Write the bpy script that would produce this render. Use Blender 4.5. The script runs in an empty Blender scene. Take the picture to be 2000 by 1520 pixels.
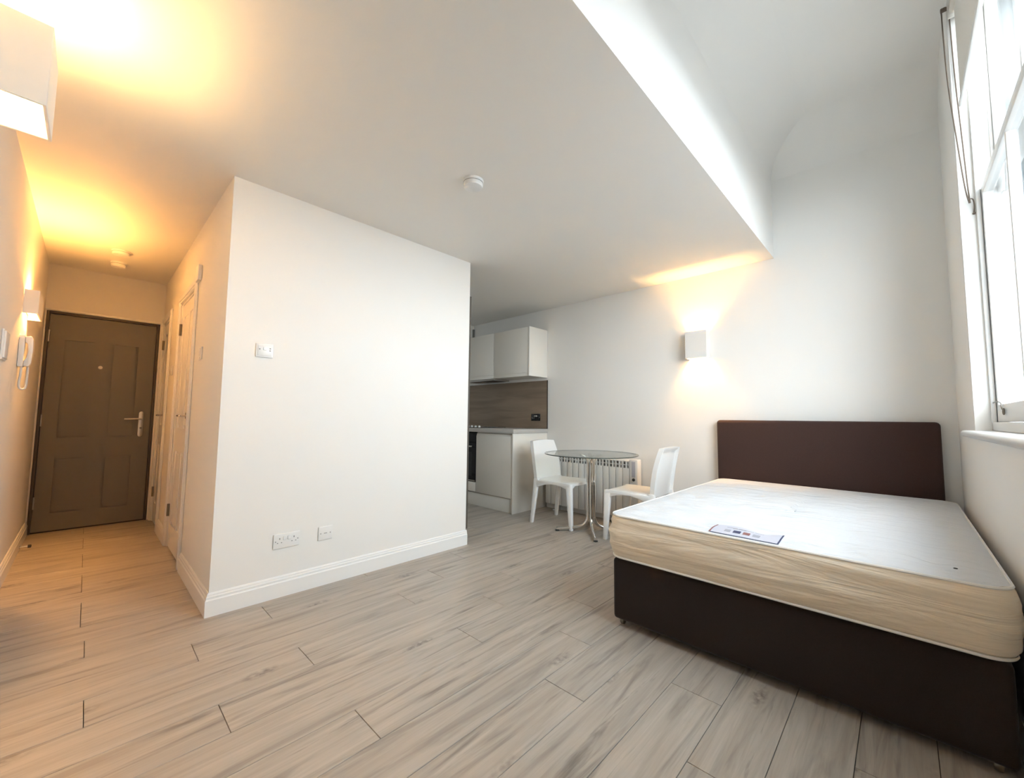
import bpy, bmesh, math, random
from mathutils import Vector, Matrix, noise
random.seed(7)
PI = math.pi
sc = bpy.context.scene
C = sc.collection

# ---------------------------------------------------------------- camera
cam_d = bpy.data.cameras.new('camera'); cam = bpy.data.objects.new('camera', cam_d); C.objects.link(cam)
yaw, pitch, roll = math.radians(43.7881), math.radians(4.0842), math.radians(0.612)
fw = Vector((-math.sin(yaw) * math.cos(pitch), math.cos(yaw) * math.cos(pitch), math.sin(pitch)))
rt0 = Vector((math.cos(yaw), math.sin(yaw), 0)); up0 = rt0.cross(fw)
rt = math.cos(roll) * rt0 + math.sin(roll) * up0
up = -math.sin(roll) * rt0 + math.cos(roll) * up0
cam.matrix_world = Matrix(((rt.x, up.x, -fw.x, 0), (rt.y, up.y, -fw.y, 0), (rt.z, up.z, -fw.z, 1.10), (0, 0, 0, 1)))
cam_d.sensor_fit = 'HORIZONTAL'; cam_d.sensor_width = 36.0
cam_d.lens = 36.0 * 792.54 / 2000.0
cam_d.clip_start = 0.02
sc.camera = cam

# ---------------------------------------------------------------- light and exposure
SKY = 1.45
LAMP = 370.0
w = bpy.data.worlds.new('sky'); sc.world = w; w.use_nodes = True
bg = w.node_tree.nodes['Background']
bg.inputs['Color'].default_value = (0.88, 0.95, 1.0, 1); bg.inputs['Strength'].default_value = SKY
pl = bpy.data.lights.new('window_portal', 'AREA'); pl.shape = 'RECTANGLE'; pl.size = 2.4; pl.size_y = 1.95
pl.cycles.is_portal = True
po = bpy.data.objects.new('window_portal', pl); C.objects.link(po)
po.location = (0.645, 2.255, 2.22); po.rotation_euler = (0, PI / 2, 0)
po['kind'] = 'helper'
sc.view_settings.view_transform = 'Standard'; sc.view_settings.look = 'None'
sc.view_settings.gamma = 1.0; sc.view_settings.use_curve_mapping = False
sc.view_settings.exposure = 3.27
sc.cycles.use_denoising = True; sc.cycles.use_adaptive_sampling = True; sc.cycles.adaptive_threshold = .05
sc.cycles.max_bounces = 9; sc.cycles.diffuse_bounces = 5; sc.cycles.glossy_bounces = 3
sc.cycles.transmission_bounces = 6; sc.cycles.transparent_max_bounces = 10
sc.cycles.sample_clamp_indirect = 6.0; sc.cycles.caustics_reflective = False; sc.cycles.caustics_refractive = False

# ---------------------------------------------------------------- measures (metres)
XB, Y1, Y2, HC, YF, XD, Y0, XE, XW = -2.7846, 0.5187, 2.3391, 2.5086, 4.047, -5.7385, -0.3303, -0.7432, 0.2752
XK, HU = -5.10, 3.50
WY0, WY1, WZ0, WZ1 = 1.29, 3.22, 1.06, 3.42  # window's near end extended out of view to bring in more daylight

# ---------------------------------------------------------------- materials
def mat(name, col, rough=0.5, metal=0.0, spec=0.5, bump=None, var=None, coat=0.0):
    m = bpy.data.materials.new(name); m.use_nodes = True
    nt = m.node_tree; b = nt.nodes['Principled BSDF']
    b.inputs['Base Color'].default_value = (*col, 1); b.inputs['Roughness'].default_value = rough
    b.inputs['Metallic'].default_value = metal; b.inputs['Specular IOR Level'].default_value = spec
    b.inputs['Coat Weight'].default_value = coat
    tc = nt.nodes.new('ShaderNodeTexCoord')
    if var:
        sc_, amt = var
        n = nt.nodes.new('ShaderNodeTexNoise'); n.inputs['Scale'].default_value = sc_; n.inputs['Detail'].default_value = 4
        nt.links.new(tc.outputs['Object'], n.inputs['Vector'])
        mx = nt.nodes.new('ShaderNodeMix'); mx.data_type = 'RGBA'
        mx.inputs[6].default_value = (*[c * (1 - amt) for c in col], 1); mx.inputs[7].default_value = (*[min(1, c * (1 + amt)) for c in col], 1)
        nt.links.new(n.outputs['Fac'], mx.inputs[0]); nt.links.new(mx.outputs[2], b.inputs['Base Color'])
    if bump:
        sc_, st, di = bump
        n = nt.nodes.new('ShaderNodeTexNoise'); n.inputs['Scale'].default_value = sc_; n.inputs['Detail'].default_value = 3
        nt.links.new(tc.outputs['Object'], n.inputs['Vector'])
        bp = nt.nodes.new('ShaderNodeBump'); bp.inputs['Strength'].default_value = st; bp.inputs['Distance'].default_value = di
        nt.links.new(n.outputs['Fac'], bp.inputs['Height']); nt.links.new(bp.outputs['Normal'], b.inputs['Normal'])
    return m

def emit(name, col, s):
    m = bpy.data.materials.new(name); m.use_nodes = True
    nt = m.node_tree; nt.nodes.remove(nt.nodes['Principled BSDF'])
    e = nt.nodes.new('ShaderNodeEmission'); e.inputs['Color'].default_value = (*col, 1); e.inputs['Strength'].default_value = s
    nt.links.new(e.outputs[0], nt.nodes['Material Output'].inputs['Surface'])
    return m

def glass(name, tint, refl=0.08):
    # thin sheet: clear transmission with a mirror share that grows at grazing angles
    m = bpy.data.materials.new(name); m.use_nodes = True
    nt = m.node_tree; nt.nodes.remove(nt.nodes['Principled BSDF'])
    t = nt.nodes.new('ShaderNodeBsdfTransparent'); t.inputs['Color'].default_value = (*tint, 1)
    g = nt.nodes.new('ShaderNodeBsdfGlossy'); g.inputs['Roughness'].default_value = 0.02
    f = nt.nodes.new('ShaderNodeLayerWeight'); f.inputs['Blend'].default_value = .5
    pw = nt.nodes.new('ShaderNodeMath'); pw.operation = 'POWER'; pw.inputs[1].default_value = 5.0; nt.links.new(f.outputs['Facing'], pw.inputs[0])
    ma = nt.nodes.new('ShaderNodeMath'); ma.operation = 'MULTIPLY_ADD'; ma.inputs[1].default_value = .8; ma.inputs[2].default_value = refl * .5; nt.links.new(pw.outputs[0], ma.inputs[0])
    mx = nt.nodes.new('ShaderNodeMixShader')
    nt.links.new(ma.outputs[0], mx.inputs[0]); nt.links.new(t.outputs[0], mx.inputs[1]); nt.links.new(g.outputs[0], mx.inputs[2])
    nt.links.new(mx.outputs[0], nt.nodes['Material Output'].inputs['Surface'])
    return m

def plank_mat():
    m = bpy.data.materials.new('laminate_oak'); m.use_nodes = True
    nt = m.node_tree; b = nt.nodes['Principled BSDF']; L = nt.links.new
    tc = nt.nodes.new('ShaderNodeTexCoord'); oi = nt.nodes.new('ShaderNodeObjectInfo')
    off = nt.nodes.new('ShaderNodeMath'); off.operation = 'MULTIPLY'; off.inputs[1].default_value = 57.0
    L(oi.outputs['Random'], off.inputs[0])
    add = nt.nodes.new('ShaderNodeVectorMath'); add.operation = 'ADD'
    L(tc.outputs['Object'], add.inputs[0]); L(off.outputs[0], add.inputs[1])
    def scaled(x, y):
        v = nt.nodes.new('ShaderNodeVectorMath'); v.operation = 'MULTIPLY'; v.inputs[1].default_value = (x, y, 1)
        L(add.outputs[0], v.inputs[0]); return v.outputs[0]
    def nz(vec, detail, rough, dist=0.0):
        n = nt.nodes.new('ShaderNodeTexNoise'); n.inputs['Scale'].default_value = 1.0; n.inputs['Detail'].default_value = detail
        n.inputs['Roughness'].default_value = rough; n.inputs['Distortion'].default_value = dist; L(vec, n.inputs['Vector']); return n.outputs['Fac']
    def ramp(fac, a, bb):
        r = nt.nodes.new('ShaderNodeMapRange'); r.inputs['From Min'].default_value = a; r.inputs['From Max'].default_value = bb
        L(fac, r.inputs['Value']); return r.outputs[0]
    def mix(fac, a, bb):
        x = nt.nodes.new('ShaderNodeMix'); x.data_type = 'RGBA'
        L(fac, x.inputs[0])
        for s, v in ((6, a), (7, bb)):
            if isinstance(v, tuple): x.inputs[s].default_value = (*v, 1)
            else: L(v, x.inputs[s])
        return x.outputs[2]
    def mul(a, v):
        x = nt.nodes.new('ShaderNodeMath'); x.operation = 'MULTIPLY'; L(a, x.inputs[0])
        if isinstance(v, float): x.inputs[1].default_value = v
        else: L(v, x.inputs[1])
        return x.outputs[0]
    grain = ramp(nz(scaled(26, 1.7), 6, .62, .6), .32, .68)
    col = mix(grain, (.37, .322, .272), (.50, .448, .385))
    fine = ramp(nz(scaled(120, 2.2), 3, .6), .48, .8)
    col = mix(mul(fine, .35), col, (.30, .255, .215))
    streak = ramp(nz(scaled(11, .95), 4, .55, 1.6), .55, .72)
    col = mix(mul(streak, .66), col, (.165, .14, .12))
    dark = ramp(nz(scaled(8, .55), 5, .62, 2.4), .58, .72)
    col = mix(mul(dark, .75), col, (.125, .105, .09))
    vo = nt.nodes.new('ShaderNodeTexVoronoi'); vo.feature = 'F1'; vo.inputs['Scale'].default_value = 1.0
    vo.inputs['Randomness'].default_value = 1.0
    L(scaled(5.5, 1.9), vo.inputs['Vector'])
    knot = ramp(vo.outputs['Distance'], .20, .04)
    kn = ramp(nz(scaled(60, 40), 2, .5), .3, .7)
    col = mix(mul(mul(knot, kn), .9), col, (.10, .085, .075))
    tint = ramp(oi.outputs['Random'], 0, 1)
    col = mix(mul(tint, .22), col, (.31, .275, .245))
    L(col, b.inputs['Base Color'])
    b.inputs['Roughness'].default_value = .42; b.inputs['Specular IOR Level'].default_value = .35
    bp = nt.nodes.new('ShaderNodeBump'); bp.inputs['Strength'].default_value = .12; bp.inputs['Distance'].default_value = .001
    L(fine, bp.inputs['Height']); L(bp.outputs['Normal'], b.inputs['Normal'])
    return m

def wood_mat(name, a, bb, sx, sz):
    m = bpy.data.materials.new(name); m.use_nodes = True
    nt = m.node_tree; b = nt.nodes['Principled BSDF']; L = nt.links.new
    tc = nt.nodes.new('ShaderNodeTexCoord')
    v = nt.nodes.new('ShaderNodeVectorMath'); v.operation = 'MULTIPLY'; v.inputs[1].default_value = (sx, 1, sz); L(tc.outputs['Object'], v.inputs[0])
    n = nt.nodes.new('ShaderNodeTexNoise'); n.inputs['Scale'].default_value = 1; n.inputs['Detail'].default_value = 7; n.inputs['Distortion'].default_value = .7
    L(v.outputs[0], n.inputs['Vector'])
    r = nt.nodes.new('ShaderNodeValToRGB'); r.color_ramp.elements[0].color = (*a, 1); r.color_ramp.elements[1].color = (*bb, 1)
    r.color_ramp.elements[0].position = .3; r.color_ramp.elements[1].position = .7
    L(n.outputs['Fac'], r.inputs[0]); L(r.outputs[0], b.inputs['Base Color']); b.inputs['Roughness'].default_value = .5
    return m

def fabric_mat(name, col, rough, vec, strength, dist, weave=0.0):
    # cloth with stretched wrinkles (vec scales the noise) and, optionally, a fine weave
    m = bpy.data.materials.new(name); m.use_nodes = True
    nt = m.node_tree; b = nt.nodes['Principled BSDF']; L = nt.links.new
    b.inputs['Base Color'].default_value = (*col, 1); b.inputs['Roughness'].default_value = rough; b.inputs['Specular IOR Level'].default_value = .2
    b.inputs['Sheen Weight'].default_value = .1
    tc = nt.nodes.new('ShaderNodeTexCoord')
    v = nt.nodes.new('ShaderNodeVectorMath'); v.operation = 'MULTIPLY'; v.inputs[1].default_value = vec; L(tc.outputs['Object'], v.inputs[0])
    n = nt.nodes.new('ShaderNodeTexNoise'); n.inputs['Scale'].default_value = 1; n.inputs['Detail'].default_value = 5; n.inputs['Distortion'].default_value = .8
    L(v.outputs[0], n.inputs['Vector'])
    bp = nt.nodes.new('ShaderNodeBump'); bp.inputs['Strength'].default_value = strength; bp.inputs['Distance'].default_value = dist
    L(n.outputs['Fac'], bp.inputs['Height'])
    out = bp
    if weave:
        n2 = nt.nodes.new('ShaderNodeTexNoise'); n2.inputs['Scale'].default_value = 420; n2.inputs['Detail'].default_value = 2
        L(tc.outputs['Object'], n2.inputs['Vector'])
        b2 = nt.nodes.new('ShaderNodeBump'); b2.inputs['Strength'].default_value = weave; b2.inputs['Distance'].default_value = .0015
        L(n2.outputs['Fac'], b2.inputs['Height']); L(bp.outputs['Normal'], b2.inputs['Normal']); out = b2
        r = nt.nodes.new('ShaderNodeMix'); r.data_type = 'RGBA'
        r.inputs[6].default_value = (*[c * .75 for c in col], 1); r.inputs[7].default_value = (*[c * 1.25 for c in col], 1)
        L(n2.outputs['Fac'], r.inputs[0]); L(r.outputs[2], b.inputs['Base Color'])
    L(out.outputs['Normal'], b.inputs['Normal'])
    return m

M = {
 'wall': mat('wall_paint', (.82, .80, .765), .7, spec=.25, bump=(90, .05, .002)),
 'ceil': mat('ceiling_paint', (.83, .81, .775), .8, spec=.2, bump=(60, .04, .002)),
 'gloss': mat('white_gloss_paint', (.84, .83, .81), .32, spec=.5),
 'plastic': mat('white_plastic', (.80, .79, .77), .3),
 'chairwhite': mat('white_moulded_plastic', (.86, .855, .84), .28, bump=(300, .02, .0005)),
 'plank': plank_mat(),
 'subfloor': mat('joint_shadow', (.10, .075, .055), .9),  # dark sub-floor colour that shows in the plank joints
 'cab': mat('white_cabinet_laminate', (.80, .76, .69), .38),
 'worktop': mat('grey_stone_worktop', (.50, .47, .435), .45, var=(160, .12)),
 'splash': wood_mat('brown_wood_splashback', (.20, .145, .10), (.31, .23, .165), 1.2, 11),
 'edge': mat('dark_edge_strip', (.05, .038, .03), .5),
 'black': mat('black_gloss', (.012, .012, .014), .12),
 'blackmatt': mat('black_matt', (.02, .02, .02), .6),
 'steel': mat('brushed_steel', (.55, .53, .50), .3, 1.0),
 'chrome': mat('chrome', (.78, .76, .73), .08, 1.0),
 'darkmetal': mat('dark_hinge_metal', (.22, .19, .15), .4, .8),
 'door_grey': mat('grey_door_paint', (.17, .16, .145), .42, bump=(60, .04, .001)),
 'door_frame': mat('dark_door_frame', (.085, .07, .055), .5),
 'rad': mat('radiator_enamel', (.80, .78, .75), .35),
 'radcore': mat('radiator_core', (.28, .26, .24), .6),
 'glass': glass('clear_pane', (.96, .985, 1.0)),
 'tableglass': glass('table_glass', (.945, .96, .935)),
 'glassedge': mat('green_glass_edge', (.06, .075, .065), .15),
 'divan': fabric_mat('brown_divan_fabric', (.022, .0135, .010), .9, (5, 5, 3), .25, .01, .5),
 'head': fabric_mat('brown_headboard_fabric', (.052, .027, .022), .85, (4, 4, 4), .15, .008, .4),
 'mtop': fabric_mat('white_ticking', (.64, .65, .665), .75, (3.5, 16, 3), .8, .03),
 'mside': fabric_mat('cream_border_fabric', (.80, .69, .545), .7, (1.6, 1.6, 17), .8, .028),  # pale cream cloth, with warm lamp light tinted into the colour
 'piping': mat('mattress_tape', (.80, .775, .73), .7),
 'label': mat('label_cloth', (.50, .50, .56), .7),
 'navy': mat('navy_print', (.05, .055, .11), .7), 'redprint': mat('red_print', (.24, .10, .09), .7), 'greyprint': mat('grey_print', (.33, .33, .37), .7),
 'plaster': mat('white_plaster', (.80, .77, .73), .6),
 'bulb_far': emit('lamp_glow_far', (1.0, .56, .18), LAMP * .55), 'bulb_near': emit('lamp_glow_near', (1.0, .58, .21), LAMP * .31), 'bulb_hall': emit('lamp_glow_hall', (1.0, .46, .11), LAMP * 1.45),
 'blind': mat('blind_fabric', (.74, .70, .64), .85),
 'cord': mat('brown_cord', (.12, .085, .06), .6),
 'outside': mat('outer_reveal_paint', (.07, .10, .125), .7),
 'paving': mat('street_paving', (.22, .215, .21), .9, var=(2, .2)),
 'grime': mat('dark_gap', (.03, .025, .02), .9),  # plain dark colour of the entrance threshold strip
 'led': mat('grey_detail', (.25, .24, .23), .5),
}

# ---------------------------------------------------------------- mesh helpers
def new(): return bmesh.new()

def merge(dst, src):
    me = bpy.data.meshes.new('tmp'); src.to_mesh(me); src.free(); dst.from_mesh(me); bpy.data.meshes.remove(me)

def bx(bm, lo, hi, bev=0.0, seg=2):
    t = new(); bmesh.ops.create_cube(t, size=1)
    lo, hi = Vector(lo), Vector(hi)
    for v in t.verts: v.co = Vector([lo[i] + (v.co[i] + .5) * (hi[i] - lo[i]) for i in range(3)])
    if bev > 0:
        bmesh.ops.bevel(t, geom=t.edges[:], offset=bev, segments=seg, affect='EDGES', profile=.5, clamp_overlap=True)
    merge(bm, t); return bm

def box(lo, hi, bev=0.0, seg=2): return bx(new(), lo, hi, bev, seg)

def prism(bm, poly, axis, a, b, bev=0.0, seg=2):
    # poly: 2-D points in the two other axes (cyclic order kept), extruded from a to b along axis
    t = new()
    def P(p, d):
        q = [0, 0, 0]; o = [i for i in range(3) if i != axis]; q[axis] = d; q[o[0]], q[o[1]] = p; return q
    va = [t.verts.new(P(p, a)) for p in poly]; vb = [t.verts.new(P(p, b)) for p in poly]
    n = len(poly)
    t.faces.new(va); t.faces.new(list(reversed(vb)))
    for i in range(n): t.faces.new([va[i], vb[i], vb[(i + 1) % n], va[(i + 1) % n]])
    bmesh.ops.recalc_face_normals(t, faces=t.faces[:])
    if bev > 0: bmesh.ops.bevel(t, geom=t.edges[:], offset=bev, segments=seg, affect='EDGES', profile=.5, clamp_overlap=True)
    merge(bm, t); return bm

def lathe(bm, prof, org=(0, 0, 0), axis='Z', n=28):
    t = new(); rings = []
    for r, z in prof:
        rings.append([t.verts.new((r * math.cos(2 * PI * i / n), r * math.sin(2 * PI * i / n), z)) for i in range(n)])
    for a, b in zip(rings, rings[1:]):
        for i in range(n): t.faces.new([a[i], a[(i + 1) % n], b[(i + 1) % n], b[i]])
    t.faces.new(list(reversed(rings[0]))); t.faces.new(rings[-1])
    bmesh.ops.remove_doubles(t, verts=t.verts[:], dist=1e-6)
    R = {'Z': Matrix.Identity(4), 'X': Matrix.Rotation(PI / 2, 4, 'Y'), 'Y': Matrix.Rotation(-PI / 2, 4, 'X'), '-Y': Matrix.Rotation(PI / 2, 4, 'X'), '-Z': Matrix.Rotation(PI, 4, 'X'), '-X': Matrix.Rotation(-PI / 2, 4, 'Y')}[axis]
    bmesh.ops.transform(t, matrix=Matrix.Translation(org) @ R, verts=t.verts[:])
    bmesh.ops.recalc_face_normals(t, faces=t.faces[:])
    merge(bm, t); return bm

def tube(bm, pts, r, n=12, closed=False):
    pts = [Vector(p) for p in pts]; t = new(); rings = []; N = len(pts)
    rr = r if isinstance(r, (list, tuple)) else [r] * N
    prev = None
    for i, p in enumerate(pts):
        a = pts[(i - 1) % N] if (closed or i > 0) else p
        b = pts[(i + 1) % N] if (closed or i < N - 1) else p
        d = (b - a).normalized()
        if prev is None:
            u = d.cross(Vector((0, 0, 1)))
            if u.length < 1e-3: u = d.cross(Vector((1, 0, 0)))
        else: u = prev - d * prev.dot(d)
        u.normalize(); prev = u; v = d.cross(u)
        rings.append([t.verts.new(p + rr[i] * (u * math.cos(2 * PI * k / n) + v * math.sin(2 * PI * k / n))) for k in range(n)])
    pairs = list(zip(rings, rings[1:])) + ([(rings[-1], rings[0])] if closed else [])
    for a, b in pairs:
        for k in range(n): t.faces.new([a[k], a[(k + 1) % n], b[(k + 1) % n], b[k]])
    if not closed:
        t.faces.new(rings[0]); t.faces.new(list(reversed(rings[-1])))
    bmesh.ops.recalc_face_normals(t, faces=t.faces[:])
    merge(bm, t); return bm

def smooth_path(pts, k=6):
    P = [Vector(p) for p in pts]; out = []
    for i in range(len(P) - 1):
        p0, p1, p2, p3 = P[max(i - 1, 0)], P[i], P[i + 1], P[min(i + 2, len(P) - 1)]
        for j in range(k):
            t = j / k
            out.append(.5 * ((2 * p1) + (p2 - p0) * t + (2 * p0 - 5 * p1 + 4 * p2 - p3) * t * t + (3 * p1 - p0 - 3 * p2 + p3) * t ** 3))
    out.append(P[-1]); return out

def quadbar(bm, a, b, sa, sb, bev=.006):
    # tapered square bar from a to b; sa, sb = (x size, y size) at the ends
    t = new(); r = []
    for p, s in ((a, sa), (b, sb)):
        r.append([t.verts.new((p[0] + i * s[0] / 2, p[1] + j * s[1] / 2, p[2])) for i, j in ((-1, -1), (1, -1), (1, 1), (-1, 1))])
    t.faces.new(r[0]); t.faces.new(r[1])
    for k in range(4): t.faces.new([r[0][k], r[0][(k + 1) % 4], r[1][(k + 1) % 4], r[1][k]])
    bmesh.ops.recalc_face_normals(t, faces=t.faces[:])
    if bev: bmesh.ops.bevel(t, geom=t.edges[:], offset=bev, segments=2, affect='EDGES', profile=.5, clamp_overlap=True)
    merge(bm, t); return bm

def sweep(bm, prof, path, side=1):
    # profile (d, z) swept along a floor polyline; d is measured to the right (side=1) of travel, mitred at bends
    t = new(); P = [Vector((p[0], p[1])) for p in path]; rings = []
    for i, p in enumerate(P):
        ns = []
        for a, b in ((i - 1, i), (i, i + 1)):
            if a >= 0 and b < len(P):
                d = (P[b] - P[a]).normalized(); ns.append(Vector((d.y, -d.x)) * side)
        n = ns[0] if len(ns) == 1 else (ns[0] + ns[1]) / (1 + ns[0].dot(ns[1]))
        rings.append([t.verts.new((p.x + n.x * d, p.y + n.y * d, z)) for d, z in prof])
    m = len(prof)
    for a, b in zip(rings, rings[1:]):
        for k in range(m): t.faces.new([a[k], a[(k + 1) % m], b[(k + 1) % m], b[k]])
    t.faces.new(rings[0]); t.faces.new(list(reversed(rings[-1])))
    bmesh.ops.recalc_face_normals(t, faces=t.faces[:])
    merge(bm, t); return bm

def origin(o):
    v = Vector((0, 0, 0))
    while o: v += o.location; o = o.parent
    return v

def obj(name, bm, m, parent=None, local=False, smooth=True, at=None):
    # one mesh object; world coordinates unless local=True
    org = Vector((0, 0, 0)) if local else origin(parent)
    if parent is None and at is not None: org = Vector(at)
    me = bpy.data.meshes.new(name)
    if org.length: bmesh.ops.translate(bm, vec=-org, verts=bm.verts[:])
    bm.to_mesh(me); bm.free()
    me.materials.append(M[m])
    if smooth:
        me.polygons.foreach_set('use_smooth', [True] * len(me.polygons))
        try: me.set_sharp_from_angle(angle=math.radians(38))
        except Exception: pass
    o = bpy.data.objects.new(name, me); C.objects.link(o)
    if parent: o.parent = parent
    elif at is not None: o.location = Vector(at)
    return o

def tag(o, label, cat, group=None):
    o['label'] = label; o['category'] = cat
    if group: o['group'] = group
    return o

def thing(name, label, cat, loc=(0, 0, 0), rz=0.0, group=None):
    e = bpy.data.objects.new(name, None); C.objects.link(e); e.empty_display_size = .1
    e.location = loc; e.rotation_euler = (0, 0, rz)
    return tag(e, label, cat, group)

def struct(name, bm, m, label, cat, parent=None):
    o = obj(name, bm, m, parent, smooth=False); o['kind'] = 'structure'; tag(o, label, cat); return o

def struct_thing(name, label, cat, loc=(0, 0, 0)):
    e = thing(name, label, cat, loc); e['kind'] = 'structure'; return e

def copy_tree(o, parent=None):
    c = o.copy(); C.objects.link(c); c.parent = parent
    for ch in list(o.children): copy_tree(ch, c)
    return c

# ================================================================ SETTING
# ---- floor: dark sub-floor with separate laminate planks lying on it (tops at z = 0)
floor = struct('floor', box((XD - .1, Y0 - .1, -.06), (XW + .1, YF + .1, -.012)), 'subfloor', 'grey-beige oak laminate floor of long planks', 'floor')
PW, PL, G = .1965, 1.349, .0011
JO = (.055, .76, .41)
cache = {}
for k in range(-15, 17):
    x0 = max(-2.905 + k * PW, XD - .05); x1 = min(-2.905 + (k + 1) * PW, XW + .02)
    if x1 - x0 < .02: continue
    y = (JO[k % 3] if k >= 0 else (.76 if k % 3 == 2 else .040)) - 3 * PL
    while y < YF:
        a, b = max(y, Y0 - .05), min(y + PL, YF + .02); y += PL
        if b - a < .03: continue
        if x1 < XB - .05 and a > Y1 + .1 and b < Y2 - .1: continue      # wholly under the partition block
        key = (round(x1 - x0, 3), round(b - a, 3))
        if key not in cache:
            hx, hy = (x1 - x0) / 2 - G, (b - a) / 2 - G
            o = obj('plank', box((-hx, -hy, -.012), (hx, hy, 0), .0009, 1), 'plank', floor, local=True)
            cache[key] = o.data
        else:
            o = bpy.data.objects.new('plank', cache[key]); C.objects.link(o); o.parent = floor
        o.location = ((x0 + x1) / 2, (a + b) / 2, 0)

# ---- walls
struct('wall_left', box((XD - .1, Y0 - .1, 0), (XW + .35, Y0, HU)), 'wall', 'white wall along the corridor with the intercom and box lamps', 'wall')
struct('wall_far', box((XD - .1, YF, 0), (XW + .35, YF + .1, HU)), 'wall', 'white wall behind the bed headboard, radiator and kitchen', 'wall')
b = new()
T = XW + .10
bx(b, (XW, Y0, 0), (T, YF, WZ0 - .035)); bx(b, (XW, Y0, WZ0 - .035), (T, WY0, HU)); bx(b, (XW, WY1, WZ0 - .035), (T, YF, HU)); bx(b, (XW, WY0, WZ1), (T, WY1, HU))
struct('wall_right', b, 'wall', 'white wall with the tall sash window beside the bed', 'wall')
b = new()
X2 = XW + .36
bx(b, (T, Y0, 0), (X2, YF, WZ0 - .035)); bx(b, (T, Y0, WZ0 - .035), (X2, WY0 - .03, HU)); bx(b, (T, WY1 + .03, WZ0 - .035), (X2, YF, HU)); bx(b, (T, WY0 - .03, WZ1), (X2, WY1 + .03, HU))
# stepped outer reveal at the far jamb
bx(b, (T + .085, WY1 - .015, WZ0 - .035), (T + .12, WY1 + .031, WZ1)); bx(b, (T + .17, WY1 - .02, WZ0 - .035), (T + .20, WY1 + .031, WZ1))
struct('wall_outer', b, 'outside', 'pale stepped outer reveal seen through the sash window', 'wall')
# corridor end wall with opening for the entrance door
b = new(); DY0, DY1, DZ = -.319, .489, 2.064
bx(b, (XD - .1, Y0, DZ), (XD, Y1, HC)); bx(b, (XD - .1, DY1, 0), (XD, Y1, DZ)); bx(b, (XD - .1, Y0, 0), (XD, DY0, DZ)); bx(b, (XD - .14, Y0, 0), (XD - .1, Y1, HC))
struct('wall_corridor_end', b, 'wall', 'wall around the grey entrance door at the corridor end', 'wall')
# partition block, corridor side with two door openings
D1 = (-4.495, -3.80); D2 = (-5.66, -5.13); DH = 2.055; YS = Y1 + .09
b = new()
bx(b, (XD - .1, YS, 0), (XB, Y2, HC))
for xa, xb in ((D1[1], XB), (D2[1], D1[0]), (XD, D2[0])): bx(b, (xa, Y1, 0), (xb, YS, HC))
for xa, xb in (D1, D2): bx(b, (xa, Y1, DH), (xb, YS, HC))
bx(b, (XD - .1, Y2, 0), (XK, YF, HC))
struct('wall_partition', b, 'wall', 'white partition wall block between corridor and kitchen', 'wall')
struct('trim_1', box((XB - .10, Y2, .13), (XB - .002, Y2 + .022, 2.2), .002), 'door_frame', 'slim dark edge strip on the kitchen end of the partition', 'trim')  # thin dark strip added along the wall end as a dark line
# ---- ceilings
struct('ceiling_lower', box((XD - .1, Y0 - .1, HC), (XE, YF + .1, HC + .08)), 'ceil', 'low white ceiling over the corridor, kitchen and table', 'ceiling')
b = new(); RC = .30
bx(b, (XE - .09, Y0, HC + .08), (XE, YF, HU)); bx(b, (XE - .09, Y0 - .1, HU), (XW + .35, YF + .1, HU + .08))
arc = [(1 - math.cos(a), math.sin(a)) for a in [i * PI / 2 / 10 for i in range(11)]]
pts = [(XE, HU)] + [(XE + RC * u, HU - RC + RC * v) for u, v in arc]
prism(b, pts, 1, Y0, YF)
pts = [(YF, HU)] + [(YF - RC * u, HU - RC + RC * v) for u, v in arc]
prism(b, pts, 0, XE, XW)
o = struct('ceiling_upper', b, 'ceil', 'raised white ceiling with coved edges above the bed', 'ceiling')
o.data.polygons.foreach_set('use_smooth', [True] * len(o.data.polygons)); o.data.set_sharp_from_angle(angle=math.radians(30))

# ---- unseen paving added outside, one storey down, to cut daylight from below
struct('ground', box((XW + .6, -30, -3.6), (XW + 40, 34, -3.5)), 'paving', 'grey paving outside, one storey below the window', 'ground')

# ---- baseboards
BP = [(0, 0), (.018, 0), (.018, .086), (.0135, .0925), (.0135, .104), (.0095, .109), (.009, .1165), (.004, .1237), (0, .1237)]
struct('baseboard_partition', sweep(new(), BP, [(-3.716, Y1), (XB, Y1), (XB, Y2 + .006)], 1), 'gloss', 'white moulded baseboard around the partition corner', 'baseboard')
struct('baseboard_corridor', sweep(new(), BP, [(D2[1] + .075, Y1), (D1[0] - .075, Y1)], 1), 'gloss', 'short white baseboard between the two corridor doors', 'baseboard')
struct('baseboard_left', sweep(new(), BP, [(XW, Y0), (XD + .001, Y0)], 1), 'gloss', 'white moulded baseboard along the left corridor wall', 'baseboard')
struct('baseboard_far', sweep(new(), BP, [(-3.24, YF), (XW, YF)], 1), 'gloss', 'white baseboard behind radiator and bed', 'baseboard')

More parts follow.
